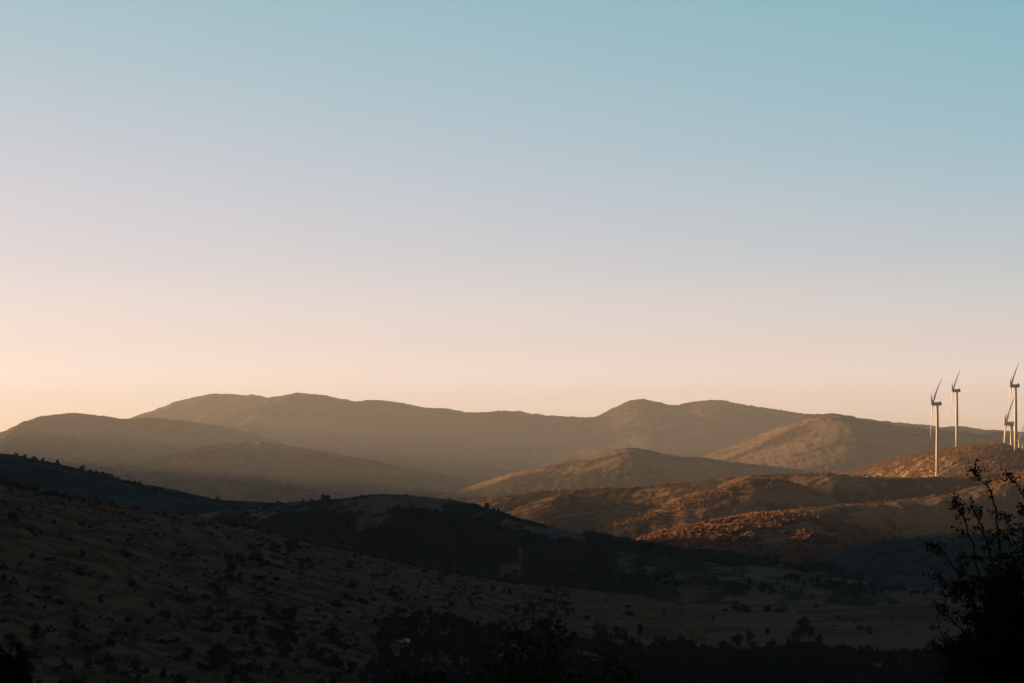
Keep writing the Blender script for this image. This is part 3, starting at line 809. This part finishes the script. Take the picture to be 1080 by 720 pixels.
# pale track bending across the field
def ribbon(name, pts, width, mat):
    P = hit([p[0] for p in pts], [p[1] for p in pts])
    S = []
    for a, b in zip(P[:-1], P[1:]):
        for k in range(8): S.append(a+(b-a)*k/8)
    S.append(P[-1]); S = np.array(S)
    k = np.ones(7)/7; Sx = np.convolve(np.pad(S[:,0], 3, 'edge'), k, 'valid'); Sy = np.convolve(np.pad(S[:,1], 3, 'edge'), k, 'valid')
    t = np.stack([np.gradient(Sx), np.gradient(Sy)], 1); t /= np.linalg.norm(t, axis=1)[:, None]; n = np.stack([-t[:,1], t[:,0]], 1)
    V = []; w = width*(1+.25*perlin(np.arange(len(Sx))/5., np.zeros(len(Sx)), 5))
    cols = 5
    for i in range(len(Sx)):
        for j in range(cols):
            f = (j/(cols-1)-.5)*w[i]; x = Sx[i]+n[i,0]*f; y = Sy[i]+n[i,1]*f
            V.append((x, y, float(top_z(x, y))+.12))
    Fs = [(i*cols+j, i*cols+j+1, (i+1)*cols+j+1, (i+1)*cols+j) for i in range(len(Sx)-1) for j in range(cols-1)]
    return tag(mesh_py(name, V, Fs, mat, True), kind='structure')
ribbon('track', [(800,664),(826,658.5),(834,656),(841,652.5),(840,648),(834,644),(833,639),(838,634),(846,631),(870,629.5)], 2.2, M['track'])

def car(px, py):
    p = hit1(px, py)
    root = empty('parked_car', p, math.radians(158)); tag(root, 'pale hatchback car parked among shrubs at the foot of the slope', 'car')
    paint = simple('pale_car_paint', (.74,.76,.76), .25, .5, .02, 1)
    glass = simple('car_glass', (.03,.04,.05), .05, .6, .1, 1); rub = simple('tyre_rubber', (.02,.02,.02), .8, .1, .1, 4)
    # side profile extruded with tumblehome (x forward)
    prof = [(-2.0,.35),(-2.08,.75),(-2.0,1.0),(-1.75,1.42),(-1.2,1.5),(0,1.52),(.35,1.48),(1.05,1.02),(1.95,.84),(2.1,.6),(2.08,.35)]
    V = []; n = len(prof)
    for sgn in (-1, 1):
        for x, z in prof: V.append((x, sgn*(.85-.2*max(0, z-.9)), z))
    Fs = [tuple(range(n)), tuple(reversed(range(n, 2*n)))]+[(i, i+n, (i+1) % n+n, (i+1) % n) for i in range(n)]
    mesh_py('body', V, Fs, paint, False, root)
    def pane(name, q): mesh_py(name, q, [(0,1,2,3)], glass, False, root)
    pane('windscreen', [(.42,-.66,1.455),(1.0,-.74,1.065),(1.0,.74,1.065),(.42,.66,1.455)] if False else [(.44,-.66,1.44),(1.03,-.76,1.055),(1.03,.76,1.055),(.44,.66,1.44)])
    bpy.data.objects['windscreen'].location = (.02, 0, .03)
    for s in (-1, 1):
        pane('side_window', [(-1.6,s*.835,1.03),(.95,s*.835,1.03),(.3,s*.745,1.42),(-1.35,s*.745,1.42)])
        for x in (-1.3, 1.35):
            V, F2 = lathe([(.2,-.1),(.31,-.11),(.32,-.05),(.32,.05),(.31,.11),(.2,.1)], 18)
            o = mesh_py('wheel', V, F2, rub, False, root); o.location = (x, s*.8, .32); o.rotation_euler = (math.pi/2, 0, 0)
        m = MB(); m.box((2.05, s*.6, .68), (.12, .3, .14), .03); m.build('headlight', M['white'], root)
    root.location.z += .05
car(425.5, 678)

# ------------------------------------------------------------------ sky, sun, haze, camera
W = bpy.data.worlds.new('World'); SC.world = W; W.use_nodes = True
nt = W.node_tree; L = nt.links; bg = nt.nodes['Background']
sky = nt.nodes.new('ShaderNodeTexSky'); sky.sky_type = 'NISHITA'; sky.sun_disc = False
sky.sun_elevation = math.radians(SUN_EL); sky.sun_rotation = math.radians(-SUN_AZ)
sky.air_density = 1.0; sky.dust_density = 1.0; sky.ozone_density = 1.0
# the dusk sky: bright band low over the hills, dimmed above and behind the view to cut fill light
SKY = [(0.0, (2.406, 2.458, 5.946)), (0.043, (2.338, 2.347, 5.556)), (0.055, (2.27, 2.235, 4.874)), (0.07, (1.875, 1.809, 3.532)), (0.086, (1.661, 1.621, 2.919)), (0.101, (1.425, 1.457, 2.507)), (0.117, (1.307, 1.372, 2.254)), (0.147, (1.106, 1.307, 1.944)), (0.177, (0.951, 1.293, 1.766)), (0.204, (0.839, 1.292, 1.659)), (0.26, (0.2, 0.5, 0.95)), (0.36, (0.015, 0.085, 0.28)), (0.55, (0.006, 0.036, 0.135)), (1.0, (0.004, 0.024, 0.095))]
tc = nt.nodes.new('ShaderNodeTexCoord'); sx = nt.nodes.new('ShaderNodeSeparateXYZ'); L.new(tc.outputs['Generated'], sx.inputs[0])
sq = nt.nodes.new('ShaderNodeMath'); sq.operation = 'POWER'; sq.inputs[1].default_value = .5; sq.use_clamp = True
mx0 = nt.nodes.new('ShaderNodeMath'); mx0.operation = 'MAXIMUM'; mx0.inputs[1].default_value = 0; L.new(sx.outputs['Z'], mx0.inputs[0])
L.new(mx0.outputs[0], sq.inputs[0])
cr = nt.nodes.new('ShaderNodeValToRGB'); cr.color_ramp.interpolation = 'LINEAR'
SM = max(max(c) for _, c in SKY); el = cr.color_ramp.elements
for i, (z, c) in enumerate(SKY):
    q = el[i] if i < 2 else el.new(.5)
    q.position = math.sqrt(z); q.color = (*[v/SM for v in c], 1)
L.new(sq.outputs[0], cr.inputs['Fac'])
mu = nt.nodes.new('ShaderNodeMix'); mu.data_type = 'RGBA'; mu.blend_type = 'MULTIPLY'; mu.inputs[0].default_value = 1
L.new(sky.outputs[0], mu.inputs[6]); L.new(cr.outputs['Color'], mu.inputs[7])
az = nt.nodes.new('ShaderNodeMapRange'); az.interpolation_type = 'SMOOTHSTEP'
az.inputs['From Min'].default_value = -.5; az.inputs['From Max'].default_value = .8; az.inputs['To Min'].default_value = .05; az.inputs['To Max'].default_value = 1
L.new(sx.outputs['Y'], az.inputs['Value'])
ti = nt.nodes.new('ShaderNodeMapRange'); ti.inputs['From Min'].default_value = -.6; ti.inputs['From Max'].default_value = .6
ti.inputs['To Min'].default_value = 1.65; ti.inputs['To Max'].default_value = .35; L.new(sx.outputs['X'], ti.inputs['Value'])
tcb = nt.nodes.new('ShaderNodeCombineColor'); L.new(ti.outputs[0], tcb.inputs[0]); tcb.inputs[1].default_value = 1; tcb.inputs[2].default_value = 1
mu2 = nt.nodes.new('ShaderNodeMix'); mu2.data_type = 'RGBA'; mu2.blend_type = 'MULTIPLY'; mu2.inputs[0].default_value = 1
tf = nt.nodes.new('ShaderNodeMapRange'); tf.inputs['From Min'].default_value = .05; tf.inputs['From Max'].default_value = .15
tf.inputs['To Min'].default_value = 0; tf.inputs['To Max'].default_value = 1; L.new(sx.outputs['Z'], tf.inputs['Value']); L.new(tf.outputs[0], mu2.inputs[0])
L.new(mu.outputs[2], mu2.inputs[6]); L.new(tcb.outputs[0], mu2.inputs[7]); mu = mu2
tw_ = nt.nodes.new('ShaderNodeCombineColor'); tw_.inputs[0].default_value = 1
for ch, k in ((0, .7), (1, .5), (2, .52)):
    q = nt.nodes.new('ShaderNodeMapRange'); q.inputs['From Min'].default_value = -.6; q.inputs['From Max'].default_value = .6
    q.inputs['To Min'].default_value = 1-.6*k; q.inputs['To Max'].default_value = 1+.6*k; L.new(sx.outputs['X'], q.inputs['Value']); L.new(q.outputs[0], tw_.inputs[ch])
lowf = nt.nodes.new('ShaderNodeMapRange'); lowf.inputs['From Min'].default_value = .05; lowf.inputs['From Max'].default_value = .13
lowf.inputs['To Min'].default_value = 1; lowf.inputs['To Max'].default_value = .9; L.new(sx.outputs['Z'], lowf.inputs['Value'])
mu3 = nt.nodes.new('ShaderNodeMix'); mu3.data_type = 'RGBA'; mu3.blend_type = 'MULTIPLY'; L.new(lowf.outputs[0], mu3.inputs[0])
L.new(mu.outputs[2], mu3.inputs[6]); L.new(tw_.outputs[0], mu3.inputs[7]); mu = mu3
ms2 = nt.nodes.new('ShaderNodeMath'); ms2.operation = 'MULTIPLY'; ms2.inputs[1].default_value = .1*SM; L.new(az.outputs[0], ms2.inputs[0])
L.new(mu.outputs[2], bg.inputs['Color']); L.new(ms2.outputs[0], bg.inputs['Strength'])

ld = bpy.data.lights.new('sun', 'SUN'); ld.energy = 5.0; ld.angle = math.radians(.5); ld.color = (1.0, .58, .275)
lo = bpy.data.objects.new('sun', ld); COL.objects.link(lo)
a, e = math.radians(SUN_AZ), math.radians(SUN_EL)
sd = Vector((-math.sin(a)*math.cos(e), math.cos(a)*math.cos(e), math.sin(e)))
lo.rotation_euler = sd.to_track_quat('Z', 'Y').to_euler()

HZ = 6.0e-5
m = bpy.data.materials.new('haze'); m.use_nodes = True; nt = m.node_tree
nt.nodes.remove(nt.nodes['Principled BSDF'])
pv = nt.nodes.new('ShaderNodeVolumePrincipled'); pv.inputs['Density'].default_value = HZ
pv.inputs['Color'].default_value = (.58, .63, .68, 1); pv.inputs['Anisotropy'].default_value = .2
nt.links.new(pv.outputs[0], nt.nodes['Material Output'].inputs['Volume'])
mb = MB(); x0, x1, y0, y1, z0, z1 = -4060, 4400, -1500, 16600, -75, 790
mb.box(((x0+x1)/2, (y0+y1)/2, (z0+z1)/2), (x1-x0, y1-y0, z1-z0))
tag(mb.build('haze', m), kind='stuff')

cd = bpy.data.cameras.new('camera'); cam = bpy.data.objects.new('camera', cd); COL.objects.link(cam); SC.camera = cam
cd.sensor_width = 36; cd.lens = 36*F/1080; cd.shift_y = (HY-360)/1080
cd.clip_start = .5; cd.clip_end = 60000
cam.location = (0, 0, 0); cam.rotation_euler = (math.pi/2, 0, 0)

SC.view_settings.view_transform = 'Standard'; SC.view_settings.look = 'None'
SC.view_settings.exposure = 1.0; SC.view_settings.gamma = 1.0
SC.render.engine = 'CYCLES'
cy = SC.cycles
cy.max_bounces = 4; cy.diffuse_bounces = 2; cy.glossy_bounces = 2; cy.transmission_bounces = 3; cy.volume_bounces = 1; cy.transparent_max_bounces = 4
cy.use_denoising = True
try: cy.denoiser = 'OPENIMAGEDENOISE'
except Exception: pass
